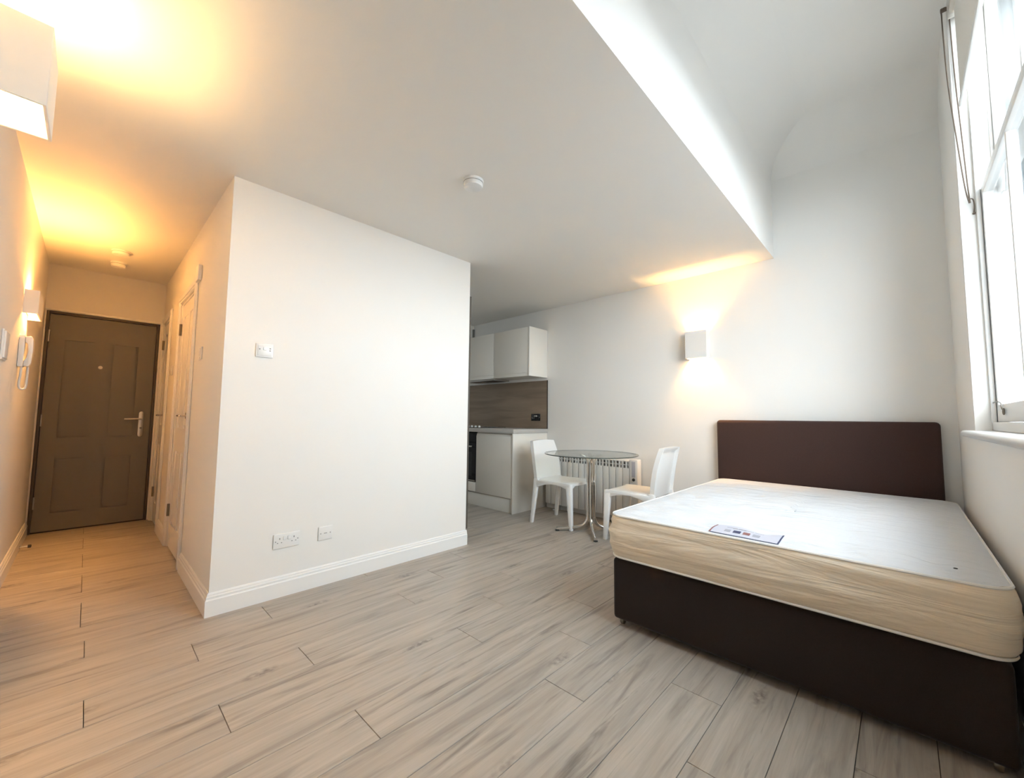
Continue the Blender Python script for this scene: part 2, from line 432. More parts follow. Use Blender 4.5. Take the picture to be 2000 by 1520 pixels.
# ---- corridor doors (white panelled)
def panel_door(name, xa, xb, label, latch_near):
    d = struct_thing(name, label, 'door', ((xa + xb) / 2, Y1, 0))
    yf = Y1 + .006            # door face just behind the wall face
    xi, xo, zt = xa + .018, xb - .018, DH - .018; xm = (xa + xb) / 2; st = .095
    leaf = box((xi, yf + .0095, .008), (xo, yf + .040, zt))
    for x0 in (xi, xo - st): bx(leaf, (x0, yf, .008), (x0 + st, yf + .010, zt), .0015, 1)
    for z0, z1 in ((.008, .20), (.80, .99), (1.93, zt)): bx(leaf, (xi + st, yf, z0), (xo - st, yf + .010, z1), .0015, 1)
    for z0, z1 in ((.20, .80), (.99, 1.93)): bx(leaf, (xm - st / 2, yf, z0), (xm + st / 2, yf + .010, z1), .0015, 1)
    lf = obj('door_leaf', leaf, 'gloss', d)
    for z0, z1 in ((.20, .80), (.99, 1.93)):
        for x0, x1 in ((xi + st, xm - st / 2), (xm + st / 2, xo - st)):
            if x1 - x0 > .05: obj('door_panel', box((x0 + .02, yf + .002, z0 + .02), (x1 - .02, yf + .012, z1 - .02), .006, 1), 'gloss', d)
    # lining and stops
    ln = new()
    bx(ln, (xa, Y1 + .001, 0), (xa + .016, YS - .001, DH)); bx(ln, (xb - .016, Y1 + .001, 0), (xb, YS - .001, DH)); bx(ln, (xa + .016, Y1 + .001, DH - .016), (xb - .016, YS - .001, DH))
    obj('door_lining', ln, 'gloss', d)
    aw = .07
    for x0, x1 in ((xa - aw, xa - .002), (xb + .002, xb + aw)):
        p = new(); bx(p, (x0, Y1 - .014, 0), (x1, Y1 - .0005, DH + aw), .004); bx(p, (x0 + .012, Y1 - .019, 0), (x1 - .02, Y1 - .010, DH + aw - .01), .003)
        obj('architrave', p, 'gloss', d)
    p = new(); bx(p, (xa - aw + .001, Y1 - .0145, DH + .004), (xb + aw - .001, Y1 - .0005, DH + aw + .001), .004); bx(p, (xa - aw + .012, Y1 - .0195, DH + .02), (xb + aw - .012, Y1 - .010, DH + aw - .011), .003)
    obj('architrave_head', p, 'gloss', d)
    for z in (.30, 1.83):
        h = new(); bx(h, (xa + .006, Y1 - .006, z - .05), (xa + .028, Y1 + .008, z + .05), .002); tube(h, [(xa + .017, Y1 - .007, z - .05), (xa + .017, Y1 - .007, z + .05)], .005, 8)
        obj('hinge', h, 'darkmetal', d)
    hx = xb - .065
    h = new(); lathe(h, [(.026, 0), (.026, .006), (.024, .008)], (hx, yf - .008, 1.09), '-Y'); 
    tube(h, [(hx, yf, 1.09), (hx, yf - .045, 1.09)], .009, 10); tube(h, smooth_path([(hx, yf - .045, 1.09), (hx - .02, yf - .052, 1.09), (hx - .12, yf - .050, 1.09)], 5), .008, 10)
    obj('lever_handle', h, 'chrome', d)
    lk = new(); bx(lk, (hx - .02, yf - .004, .97), (hx + .02, yf + .002, 1.03), .003); obj('keyhole_plate', lk, 'plastic', d)
    return d
panel_door('door_1', D1[0], D1[1], 'white panelled corridor door nearest the partition corner', True)
panel_door('door_2', D2[0], D2[1], 'white panelled corridor door next to the grey entrance door', True)
tag(obj('architrave_block', box((-3.735, Y1 - .026, 2.075), (-3.625, Y1 - .0008, 2.19), .006), 'gloss', None, at=(-3.68, Y1, 2.13)), 'small white block at the top corner of the near corridor door frame', 'trim')['kind'] = 'structure'
bpy.data.objects['architrave_block'].name = 'trim_2'

# ---- entrance door
d = struct_thing('door_3', 'grey embossed entrance door with lever handle and spyhole', 'door', (XD, (DY0 + DY1) / 2, 0))
fr = new(); fx0, fx1 = XD - .07, XD + .006
bx(fr, (fx0, DY0 + .001, 0), (fx1, DY0 + .022, DZ - .002), .003); bx(fr, (fx0, DY1 - .022, 0), (fx1, DY1 - .001, DZ - .002), .003); bx(fr, (fx0, DY0 + .022, DZ - .024), (fx1, DY1 - .022, DZ - .002), .003)
obj('door_frame', fr, 'door_frame', d)
wf = new(); bx(wf, (XD + .0005, DY1 + .002, 0), (XD + .012, Y1 - .001, DZ + .022), .003); bx(wf, (XD + .0005, Y0 + .001, DZ + .002), (XD + .012, DY1 + .002, DZ + .022), .004); bx(wf, (XD + .0005, Y0 + .001, .125), (XD + .012, DY0 - .001, DZ + .002), .002)
obj('architrave', wf, 'gloss', d)
xl = XD - .012
lf = box((xl - .045, DY0 + .025, .012), (xl - .0075, DY1 - .025, DZ - .027), .002)
pan = []
ys = ((-.19, .015), (.135, .335))
for ya, yb in ys:
    for za, zb in ((.17, .68), (.87, 1.80)): pan.append((ya, yb, za, zb))
# face skin with sunk grooves round each panel
cutz = sorted({.012, DZ - .027} | {z for q in pan for z in (q[2], q[2] + .014, q[3] - .014, q[3])}); cuty = sorted({DY0 + .025, DY1 - .025} | {v for q in pan for v in (q[0], q[0] + .014, q[1] - .014, q[1])})
sk = new()
for i in range(len(cuty) - 1):
    for j in range(len(cutz) - 1):
        cy, cz = (cuty[i] + cuty[i + 1]) / 2, (cutz[j] + cutz[j + 1]) / 2
        groove = any(q[0] < cy < q[1] and q[2] < cz < q[3] and not (q[0] + .014 < cy < q[1] - .014 and q[2] + .014 < cz < q[3] - .014) for q in pan)
        xf = xl - .007 if groove else xl
        vs = [sk.verts.new((xf, cuty[i + a], cutz[j + c])) for a, c in ((0, 0), (1, 0), (1, 1), (0, 1))]; sk.faces.new(vs)
        if groove: continue
        # walls down to the grooves
        for (a1, c1), (a2, c2) in (((0, 0), (1, 0)), ((1, 0), (1, 1)), ((1, 1), (0, 1)), ((0, 1), (0, 0))):
            p1 = (cuty[i + a1], cutz[j + c1]); p2 = (cuty[i + a2], cutz[j + c2])
            sk.faces.new([sk.verts.new((xl, *p1)), sk.verts.new((xl - .0072, *p1)), sk.verts.new((xl - .0072, *p2)), sk.verts.new((xl, *p2))])
bmesh.ops.recalc_face_normals(sk, faces=sk.faces[:]); merge(lf, sk)
obj('door_leaf', lf, 'door_grey', d, smooth=False)
obj('threshold', box((XD - .07, DY0 + .022, 0.0005), (XD - .008, DY1 - .022, .012), .002), 'grime', d)
for z in (.275, 1.03, 1.825):
    h = new(); tube(h, [(xl + .008, DY0 + .026, z - .055), (xl + .008, DY0 + .026, z + .055)], .007, 10); obj('hinge', h, 'steel', d)
h = new(); prism(h, [(.392 + .019 * math.cos(a), 1.105 + .02 * math.sin(a)) for a in [i * PI / 8 for i in range(9)]] + [(.392 + .019 * math.cos(a), .885 + .02 * math.sin(a)) for a in [PI + i * PI / 8 for i in range(9)]], 0, xl, xl + .009, .002)
hp = obj('handle_plate', h, 'steel', d)
h = new(); tube(h, [(xl + .006, .392, 1.05), (xl + .05, .392, 1.05)], .009, 10); tube(h, smooth_path([(xl + .05, .392, 1.05), (xl + .056, .375, 1.05), (xl + .055, .262, 1.047)], 5), .0085, 10)
obj('lever', h, 'steel', hp)
h = new(); lathe(h, [(.009, 0), (.009, .010), (.006, .011)], (xl + .006, .392, .955), 'X', 16); obj('key_cylinder', h, 'darkmetal', hp)
h = new(); lathe(h, [(.016, 0), (.016, .004), (.009, .006), (.008, .003)], (xl, .063, 1.557), 'X', 20); sp = obj('spyhole', h, 'steel', d)

# ---- window: box-sash with two sliding sashes
wn = struct_thing('window_1', 'tall white sash window with glazing bars beside the bed', 'window', (XW, (WY0 + WY1) / 2, WZ0))
xj = XW + .06      # inner face of the sash box
f = new()
for ya, yb in ((WY0 - .02, WY0 + .012), (WY1 - .012, WY1 + .02)): bx(f, (xj + .001, ya, WZ0), (XW + .18, yb, WZ1))
bx(f, (xj + .001, WY0 + .012, WZ1 - .04), (XW + .18, WY1 - .012, WZ1)); bx(f, (xj + .001, WY0 + .012, WZ0 + .001), (XW + .20, WY1 - .012, WZ0 + .045), .004)
obj('window_frame', f, 'gloss', wn)
# staff beads, parting beads
for (ya, yb) in ((WY0 + .012, WY0 + .032), (WY1 - .032, WY1 - .012)):
    obj('staff_bead', box((xj - .002, ya, WZ0 + .04), (xj + .016, yb, WZ1 - .04), .005), 'gloss', wn)
    obj('parting_bead', box((XW + .122, ya + .004, WZ0 + .04), (XW + .132, yb - .004, WZ1 - .04), .002), 'gloss', wn)
def sash(name, xa, xb, z0, z1, bot, top):
    s = new(); y0, y1 = WY0 + .016, WY1 - .016; sw = .048
    bx(s, (xa, y0, z0), (xb, y0 + sw, z1), .003); bx(s, (xa, y1 - sw, z0), (xb, y1, z1), .003)
    bx(s, (xa + .001, y0 + sw - .002, z0), (xb - .001, y1 - sw + .002, z0 + bot), .003); bx(s, (xa + .001, y0 + sw - .002, z1 - top), (xb - .001, y1 - sw + .002, z1), .003)
    o = obj(name, s, 'gloss', wn)
    xm = (xa + xb) / 2; pw_ = (y1 - y0 - 2 * sw) / 3; bars = [y0 + sw + pw_, y0 + sw + 2 * pw_]
    for ym in bars: obj('glazing_bar', box((xa + .004, ym - .011, z0 + bot - .002), (xb - .004, ym + .011, z1 - top + .002), .004), 'gloss', o)
    for p0, p1 in ((y0 + sw, bars[0] - .011), (bars[0] + .011, bars[1] - .011), (bars[1] + .011, y1 - sw)):
        obj('pane', box((xm - .002, p0 - .004, z0 + bot - .004), (xm + .002, p1 + .004, z1 - top + .004)), 'glass', o)
    return o
ZM = 2.33
lo_s = sash('lower_sash', XW + .078, XW + .120, WZ0 + .047, ZM + .012, .085, .045)
sash('upper_sash', XW + .134, XW + .176, ZM - .03, WZ1 - .042, .045, .06)
# sash fastener on the meeting rail, ring pull with wire at the foot of the lower sash
h = new(); bx(h, (XW + .085, 2.52, ZM + .012), (XW + .115, 2.59, ZM + .018), .002); lathe(h, [(.012, 0), (.012, .012), (.006, .016)], (XW + .10, 2.555, ZM + .018), 'Z', 14); obj('sash_fastener', h, 'steel', lo_s)
h = new(); tube(h, smooth_path([(XW + .066, 3.19, 1.203), (XW + .074, 3.12, 1.206), (XW + .076, 3.06, 1.196), (XW + .070, 3.00, 1.183), (XW + .070, 2.985, 1.166)], 5), .0028, 8)
rg = [(XW + .074, 2.985 + .014 * math.cos(a), 1.155 + .014 * math.sin(a)) for a in [i * 2 * PI / 16 for i in range(16)]]
tube(h, rg, .003, 8, True); obj('ring_pull', h, 'darkmetal', lo_s)
# inner sill board with rounded nose
sl = new(); prism(sl, [(XW + .10, WZ0 - .034), (XW - .03, WZ0 - .034)] + [(XW - .03 - .017 * math.sin(a), WZ0 - .017 - .017 * math.cos(a)) for a in [i * PI / 8 for i in range(1, 8)]] + [(XW - .03, WZ0), (XW + .10, WZ0)], 1, WY0 - .09, WY1 + .07)
obj('sill', sl, 'gloss', wn)
# reveal lining boards
rv = new(); bx(rv, (XW + .001, WY1 - .0115, WZ0), (xj, WY1 - .0005, WZ1 - .001)); bx(rv, (XW + .001, WY0 + .0005, WZ0), (xj, WY0 + .0115, WZ1 - .001)); obj('reveal_lining', rv, 'wall', wn)

# ================================================================ THINGS
# ---- roller blind in the window head
t = thing('roller_blind', 'pale roller blind with looped brown cord at the window top', 'blind', (XW + .02, 2.255, 2.8))
obj('blind_fabric', box((XW + .026, WY0 + .05, 2.82), (XW + .0275, WY1 - .07, 3.36)), 'blind', t)
obj('bottom_bar', box((XW + .018, WY0 + .05, 2.795), (XW + .034, WY1 - .07, 2.823), .004), 'plastic', t)
rl = new(); tube(rl, [(XW + .03, WY0 + .03, 3.375), (XW + .03, WY1 - .05, 3.375)], .022, 16); obj('roller', rl, 'blind', t)
bk = new(); bx(bk, (XW + .002, WY1 - .05, 3.335), (XW + .06, WY1 - .038, 3.41), .003); obj('bracket', bk, 'blind', t)
cd = new(); yc = WY1 - .02
tube(cd, smooth_path([(XW - .018, yc, 3.42), (XW - .012, yc, 3.0), (XW + .008, yc - .01, 2.6), (XW + .022, yc - .02, 2.36), (XW + .033, yc - .025, 2.265)], 6), .0030, 6)
tube(cd, smooth_path([(XW + .010, yc, 3.44), (XW + .016, yc, 3.0), (XW + .026, yc - .01, 2.6), (XW + .032, yc - .02, 2.36), (XW + .036, yc - .025, 2.265)], 6), .0030, 6)
obj('cord_loop', cd, 'cord', t)
ck = new(); bx(ck, (XW - .022, yc - .012, 3.405), (XW + .02, yc + .004, 3.425), .003); obj('cord_guide', ck, 'cord', t)
ck = new(); tube(ck, smooth_path([(XW + .028, yc - .028, 2.285), (XW + .046, yc - .02, 2.285), (XW + .052, yc - .006, 2.25), (XW + .05, WY1 - .012, 2.22)], 4), .0028, 6); lathe(ck, [(.006, 0), (.006, .006)], (XW + .05, WY1 - .019, 2.215), 'Y', 10); obj('cord_hook', ck, 'cord', t)

# ---- box wall lamps (open top and bottom)
def box_lamp(label, x0, x1, ya, yb, z0, z1, wall_side, glow, hb=.5):
    # wall_side: 'left' -> wall at ya, front at yb ; 'far' -> wall at yb, front at ya
    t = thing('wall_lamp', label, 'lamp', ((x0 + x1) / 2, ya if wall_side == 'left' else yb, z0), 0, 'white box wall lamps')
    th = .009; s = new()
    wl = (ya + .001, ya + .007) if wall_side == 'left' else (yb - .007, yb - .001)
    yw, yo = (ya + .001, yb) if wall_side == 'left' else (yb - .001, ya)
    d_ = th if yo > yw else -th
    prism(s, [(x0, yw), (x0, yo), (x1, yo), (x1, yw), (x1 - th, yw), (x1 - th, yo - d_), (x0 + th, yo - d_), (x0 + th, yw)], 2, z0, z1, .0015, 1)
    obj('shade', s, 'plaster', t)
    obj('back_plate', box((x0 + th + .002, wl[0], z0 + .03), (x1 - th - .002, wl[1], z1 - .03), .002), 'plaster', t)
    xm, ym, zm = (x0 + x1) / 2, ya + (yb - ya) * (.36 if wall_side == 'left' else .5), z0 + (z1 - z0) * hb
    hd = new(); lathe(hd, [(.014, 0), (.014, .035), (.010, .04)], (x0 + th + .002, ym, zm), 'X', 16); obj('bulb_holder', hd, 'plastic', t)
    r = min(.022, abs(yb - ya) * .26)
    bl = new(); lathe(bl, [(r * .45, 0), (r * .8, r * .7), (r, r * 1.7), (r * .8, r * 2.5), (r * .35, r * 3)], (x0 + th + .045, ym, zm), 'X', 18); obj('bulb', bl, glow, t)
    return t
box_lamp('white plaster box lamp on the wall above the bed', -1.478, -1.283, YF - .10, YF, 1.685, 1.945, 'far', 'bulb_far')
box_lamp('large white box lamp cut by the top left of the view', -2.075, -1.835, Y0, -.14, 2.03, 2.285, 'left', 'bulb_near', .84)
box_lamp('white box lamp above the intercom handset by the entrance door', -4.40, -4.075, Y0, -.262, 1.748, 1.904, 'left', 'bulb_hall', .70)

# ---- ceiling detectors
def detector(name, label, x, y, r, h, cat='detector', style=0):
    t = thing(name, label, cat, (x, y, HC), 0, 'ceiling detectors')
    b = new(); lathe(b, [(r, 0.0005), (r, h * .28), (r * .97, h * .34)], (x, y, HC), '-Z', 36); obj('base', b, 'plastic', t)
    b = new(); lathe(b, [(r * .93, h * .34), (r * .93, h * .62), (r * .86, h * .9), (r * .6, h), (.0001, h)], (x, y, HC), '-Z', 36); c = obj('cover', b, 'plastic', t)
    b = new(); lathe(b, [(r * .945, h * .34), (r * .945, h * .40)], (x, y, HC), '-Z', 36); obj('vent_gap', b, 'led', t)
    b = new(); bx(b, (x - r * .35, y - r * .52, HC - h * .97 - .001), (x - r * .08, y - r * .38, HC - h * .90), .001); obj('indicator', b, 'led', c)
    return t
detector('smoke_detector', 'round white smoke detector on the ceiling before the kitchen', -1.787, 1.511, .062, .045)
detector('smoke_detector', 'nearer of two round detectors on the corridor ceiling', -4.836, .122, .062, .04)
detector('smoke_detector', 'farther of two round detectors on the corridor ceiling by the entrance door', -5.22, .12, .055, .05)

# ---- wall plates: built facing -Y in local axes, x to the viewer's right, then turned onto their wall
def plate(name, label, cat, loc, rz, w_, h_, kind, m='plastic', group=None):
    t = thing(name, label, cat, loc, rz, group)
    obj('face_plate', box((-w_ / 2, -.009, -h_ / 2), (w_ / 2, -.0005, h_ / 2), .003, 3), m, t, local=True)
    def bit(n, x0, z0, x1, z1, mm, d0=-.0105, d1=-.008, bev=.0006): return obj(n, box((x0, d0, z0), (x1, d1, z1), bev, 1), mm, t, local=True)
    if kind == 'socket2':
        for sx in (-1, 1):
            cx = sx * w_ * .27
            bit('pin_hole', cx - .003, .010, cx + .003, .020, 'led', -.0094, -.0085)
            for dx in (-.011, .011): bit('pin_hole', cx + dx - .0035, -.012, cx + dx + .0035, -.007, 'led', -.0094, -.0085)
            bit('rocker', sx * .013 - .009, .004, sx * .013 + .009, .028, m, -.0135, -.008, .002)
            bit('screw', sx * w_ * .42 - .003, -.003, sx * w_ * .42 + .003, .003, 'led', -.0098, -.0085)
    elif kind == 'blank':
        bit('flex_outlet', -.010, -.002, .010, .002, 'led', -.0094, -.0085)
        for sx in (-1, 1): bit('screw', sx * w_ * .34 - .003, -.003, sx * w_ * .34 + .003, .003, 'led', -.0098, -.0085)
    elif kind == 'control':
        obj('raised_panel', box((-w_ * .40, -.0125, -h_ * .40), (w_ * .40, -.008, h_ * .36), .003), m, t, local=True)
        bit('rocker', -.009, .000, .009, .020, m, -.0165, -.012, .0015)
        for x, z in ((-.028, .006), (.028, .013), (.028, .0)): bit('button', x - .004, z - .003, x + .004, z + .003, 'led', -.0135, -.012)
    elif kind == 'switch':
        bit('rocker', -.011, -.019, .011, .019, m, -.0135, -.008, .002)
        for sz in (-1, 1): bit('screw', -.003, sz * h_ * .36 - .003, .003, sz * h_ * .36 + .003, 'led', -.0098, -.0085)
    elif kind == 'plain':
        obj('cover', box((-w_ * .44, -.016, -h_ * .44), (w_ * .44, -.008, h_ * .44), .003), m, t, local=True)
    return t
plate('double_socket', 'white double power socket low on the partition wall', 'socket', (XB, .899, .332), PI / 2, .150, .088, 'socket2')
plate('flex_outlet_plate', 'square white outlet plate low on the partition, right of the double socket', 'outlet', (XB, 1.133, .330), PI / 2, .09, .087, 'blank')
plate('control_switch', 'white control switch plate high on the partition wall', 'switch', (XB, .723, 1.493), PI / 2, .094, .084, 'control')
plate('light_switch', 'light switch beside the near corridor door', 'switch', (-3.46, Y1, 1.52), 0, .088, .088, 'switch')
plate('light_switch', 'light switch between the two white corridor doors', 'switch', (-4.84, Y1, 1.50), 0, .088, .088, 'switch')
plate('wall_plate', 'pale square cover plate at the left edge of the corridor wall', 'switch', (-3.41, Y0, 1.455), PI, .15, .16, 'plain')

# ---- intercom handset on the left wall
t = thing('intercom_handset', 'white intercom handset with curly cord on the corridor wall', 'intercom', (-4.09, Y0, 1.40))
xa, xb = -4.14, -4.05
obj('base', box((xa, Y0 + .001, 1.395), (xb, Y0 + .026, 1.600), .005), 'plastic', t)
prof = [(Y0 + .027, 1.592), (Y0 + .052, 1.596), (Y0 + .060, 1.575), (Y0 + .062, 1.50), (Y0 + .058, 1.42), (Y0 + .048, 1.398), (Y0 + .027, 1.402), (Y0 + .027, 1.435), (Y0 + .038, 1.455), (Y0 + .042, 1.50), (Y0 + .038, 1.545), (Y0 + .027, 1.556)]
obj('handset', prism(new(), prof, 0, xa + .015, xb - .010, .003), 'plastic', t)
cd = new(); tube(cd, smooth_path([(-4.07, Y0 + .02, 1.394), (-4.08, Y0 + .018, 1.34), (-4.09, Y0 + .014, 1.28), (-4.10, Y0 + .022, 1.255), (-4.11, Y0 + .040, 1.262), (-4.11, Y0 + .044, 1.32), (-4.105, Y0 + .044, 1.397)], 8), .006, 8)
obj('cord', cd, 'plastic', t)

# ---- door stop on the left baseboard
t = thing('door_stop', 'small chrome door stop on the corridor baseboard near the entrance', 'door stop', (-5.10, Y0 + .018, .03))
b = new(); lathe(b, [(.013, .0005), (.013, .004), (.008, .006), (.008, .045)], (-5.10, Y0 + .018, .032), 'Y', 16); obj('rod', b, 'chrome', t)
b = new(); lathe(b, [(.013, .045), (.013, .06), (.010, .064)], (-5.10, Y0 + .018, .032), 'Y', 16); obj('rubber_tip', b, 'blackmatt', t)

# ================================================================ KITCHEN
YP, YD = 3.42, 3.426
t = thing('base_cabinet', 'white handleless base cabinet under the grey worktop', 'cabinet', (-3.58, 3.73, 0))
obj('end_panel', box((-3.272, YP, 0), (-3.254, YF - .002, .918), .001), 'cab', t)
obj('carcass', box((-3.904, YD + .022, .16), (-3.274, YF - .02, .916)), 'cab', t)
dr = new(); bx(dr, (-3.900, YD, .170), (-3.277, YD + .018, .876), .002); bx(dr, (-3.900, YD + .006, .874), (-3.277, YD + .018, .900), .002); obj('door', dr, 'cab', t)
obj('plinth', box((XK + .002, YD + .018, 0.001), (-3.274, YD + .034, .158), .001), 'cab', t)
t = thing('oven', 'black built-in oven beside the white base cabinet', 'oven', (-4.21, 3.73, .165))
obj('body', box((-4.506, YD + .024, .165), (-3.91, YF - .05, .905)), 'blackmatt', t)
obj('lower_panel', box((-4.506, YD, .170), (-3.908, YD + .02, .286), .002), 'cab', t)
obj('control_panel', box((-4.504, YD + .002, .79), (-3.914, YD + .02, .885), .002), 'black', t)
dv = obj('door', box((-4.504, YD - .002, .296), (-3.914, YD + .02, .782), .003), 'black', t)
obj('door_window', box((-4.44, YD - .004, .36), (-3.98, YD - .0015, .66), .001), 'blackmatt', dv)
h = new(); tube(h, [(-4.46, YD - .036, .735), (-3.955, YD - .036, .735)], .009, 10)
for xx in (-4.43, -3.985): tube(h, [(xx, YD - .036, .735), (xx, YD - .001, .735)], .007, 8)
obj('handle', h, 'steel', dv)
obj('trim', box((-4.504, YD - .004, .296), (-3.914, YD - .0005, .312), .001), 'steel', dv)
tag(obj('corner_filler', box((XK + .002, YD, .165), (-4.512, YD + .018, .915), .001), 'cab', at=(-4.8, YD, .165)), 'white filler panel in the far kitchen corner left of the oven', 'panel')
tag(obj('worktop', box((XK + .001, YP - .006, .919), (-3.243, YF - .001, .967), .002), 'worktop', at=(-3.95, 3.73, .919)), 'grey kitchen worktop over the oven and base cabinet', 'worktop')
t = thing('hob', 'black hob with a row of small knobs on the worktop', 'hob', (-4.2, 3.72, .968))
obj('glass_top', box((-4.50, 3.475, .9675), (-3.93, 3.985, .974), .002), 'black', t)
for k in range(4):
    b = new(); lathe(b, [(.016, 0), (.017, .004), (.014, .020), (.010, .022)], (-4.185 + k * .073, 3.53, .9742), 'Z', 16); obj('knob', b, 'plastic', t)
for cx_, cy_, r in ((-4.37, 3.87, .085), (-4.07, 3.87, .07), (-4.37, 3.66, .07), (-4.07, 3.66, .085)):
    b = new(); tube(b, [(cx_ + r * math.cos(a), cy_ + r * math.sin(a), .9745) for a in [i * 2 * PI / 32 for i in range(32)]], .0012, 6, True); obj('cooking_ring', b, 'led', t)
t = thing('splashback', 'brown wood-effect splashback above the worktop', 'splashback', (-3.94, YF, .968))
obj('board', box((XK + .001, YF - .010, .968), (-3.252, YF - .001, 1.585)), 'splash', t)
obj('edge_trim', box((-3.251, YF - .012, .968), (-3.243, YF - .001, 1.587), .001), 'edge', t)
t = plate('double_socket', 'dark chrome double socket on the wooden splashback', 'socket', (-3.432, YF - .010, 1.112), 0, .150, .088, 'socket2', 'black')
for o in t.children:
    if o.name.startswith('rocker'): o.data.materials[0] = M['steel']
    if o.name.startswith('pin_hole') or o.name.startswith('screw'): o.data.materials[0] = M['steel']
# wall cabinets
YC = 3.70
for i, (xa, xb, lab) in enumerate(((-3.889, -3.256, 'right white wall cabinet with the visible end panel'), (-4.52, -3.893, 'left white wall cabinet over the extractor hood'))):
    t = thing('wall_cabinet', lab, 'cabinet', ((xa + xb) / 2, YF, 1.62), 0, 'kitchen wall cabinets')
    obj('carcass', box((xa, YC + .021, 1.622), (xb - (.019 if i == 0 else 0), YF - .001, 2.226)), 'cab', t)
    dr = new(); bx(dr, (xa + .001, YC, 1.662), (xb - (.020 if i == 0 else .001), YC + .018, 2.226), .002); bx(dr, (xa + .001, YC + .007, 1.630), (xb - (.020 if i == 0 else .001), YC + .018, 1.664), .002)
    obj('door', dr, 'cab', t)
    obj('light_pelmet', box((xa + .001, YC - .002, 1.618), (xb - (.020 if i == 0 else .001), YC + .012, 1.632), .001), 'cab', t)
    if i == 0: obj('end_panel', box((xb - .0185, YC - .004, 1.618), (xb, YF - .001, 2.230), .001), 'cab', t)
t = thing('extractor_hood', 'slim dark extractor hood under the left wall cabinet', 'extractor hood', (-4.2, 3.86, 1.585))
obj('housing', box((-4.515, YC + .02, 1.598), (-3.90, YF - .04, 1.6205), .002), 'steel', t)
obj('filter', box((-4.49, YC + .04, 1.594), (-3.93, YF - .07, 1.599), .001), 'black', t)
t = thing('pipe_casing', 'white boxed casing above the cabinets in the far kitchen corner', 'casing', (-4.9, 3.9, 2.24))
obj('casing_board', box((XK + .001, 3.80, 2.232), (-4.705, YF - .001, HC - .001), .002), 'cab', t)
obj('edge_strip', box((-4.704, 4.02, 2.232), (-4.680, YF - .001, HC - .06), .002), 'door_grey', t)  # grey strip standing in for the shadow edge beside the casing
obj('top_moulding', box((XK + .001, 3.77, 2.45), (-4.70, 3.799, HC - .001), .004), 'gloss', t)

# ================================================================ RADIATOR
t = thing('radiator', 'white sectional electric radiator under the glass table', 'radiator', (-2.59, YF, .06))
RX0, RX1, NS = -3.195, -2.075, 14
sw_ = (RX1 - RX0) / NS
obj('core', box((RX0 + .004, 3.975, .09), (RX1 - .004, 4.025, .655)), 'radcore', t)
sec = None
for k in range(NS):
    xm = RX0 + (k + .5) * sw_
    if sec is None:
        s = new(); hw = sw_ / 2 - .0025
        bx(s, (-hw, 3.947 - 4, .07), (hw, 3.958 - 4, .588), .004); bx(s, (-.008, 3.955 - 4, .08), (.008, 4.03 - 4, .66), .002)
        prism(s, [(3.947 - 4, .655), (3.953 - 4, .668), (3.985 - 4, .678), (4.03 - 4, .678), (4.03 - 4, .655)], 0, -hw, hw, .002)
        for sx in (-1, 1): bx(s, (sx * hw - (.007 if sx > 0 else 0), 3.949 - 4, .585), (sx * hw + (.007 if sx < 0 else 0), 3.957 - 4, .658), .001)
        bx(s, (-hw, 3.950 - 4, .618), (hw, 3.956 - 4, .625), .001)
        sec = obj('section', s, 'rad', t, local=True)
    else:
        sec2 = sec.copy(); C.objects.link(sec2); sec2.parent = t
    o = sec if k == 0 else sec2
    o.location = (xm - t.location.x, 4 - t.location.y, -t.location.z)
ct = new(); bx(ct, (RX1 + .001, 3.944, .07), (RX1 + .095, 4.03, .682), .010, 3); cb = obj('control_housing', ct, 'plastic', t)
obj('display', box((RX1 + .028, 3.9425, .50), (RX1 + .068, 3.946, .66), .001), 'label', cb)
b = new(); lathe(b, [(.016, 0), (.016, .006), (.012, .012)], (RX1 + .05, 3.9445, .475), '-Y', 16); obj('dial', b, 'blackmatt', cb)
for xx in (-3.05, -2.25):
    b = new(); bx(b, (xx - .015, 3.96, .001), (xx + .015, 4.02, .092), .003); bx(b, (xx - .02, 3.93, .001), (xx + .02, 4.03, .014), .003); obj('foot', b, 'rad', t)

# ================================================================ TABLE AND CHAIRS
TX, TY, TZ = -2.24, 3.474, .757
t = thing('round_table', 'round glass table on a chrome four-tube pedestal', 'table', (TX, TY, 0))
b = new(); lathe(b, [(.446, 0), (.4535, .0005), (.4535, .0075), (.446, .008)], (TX, TY, TZ - .008), 'Z', 72)
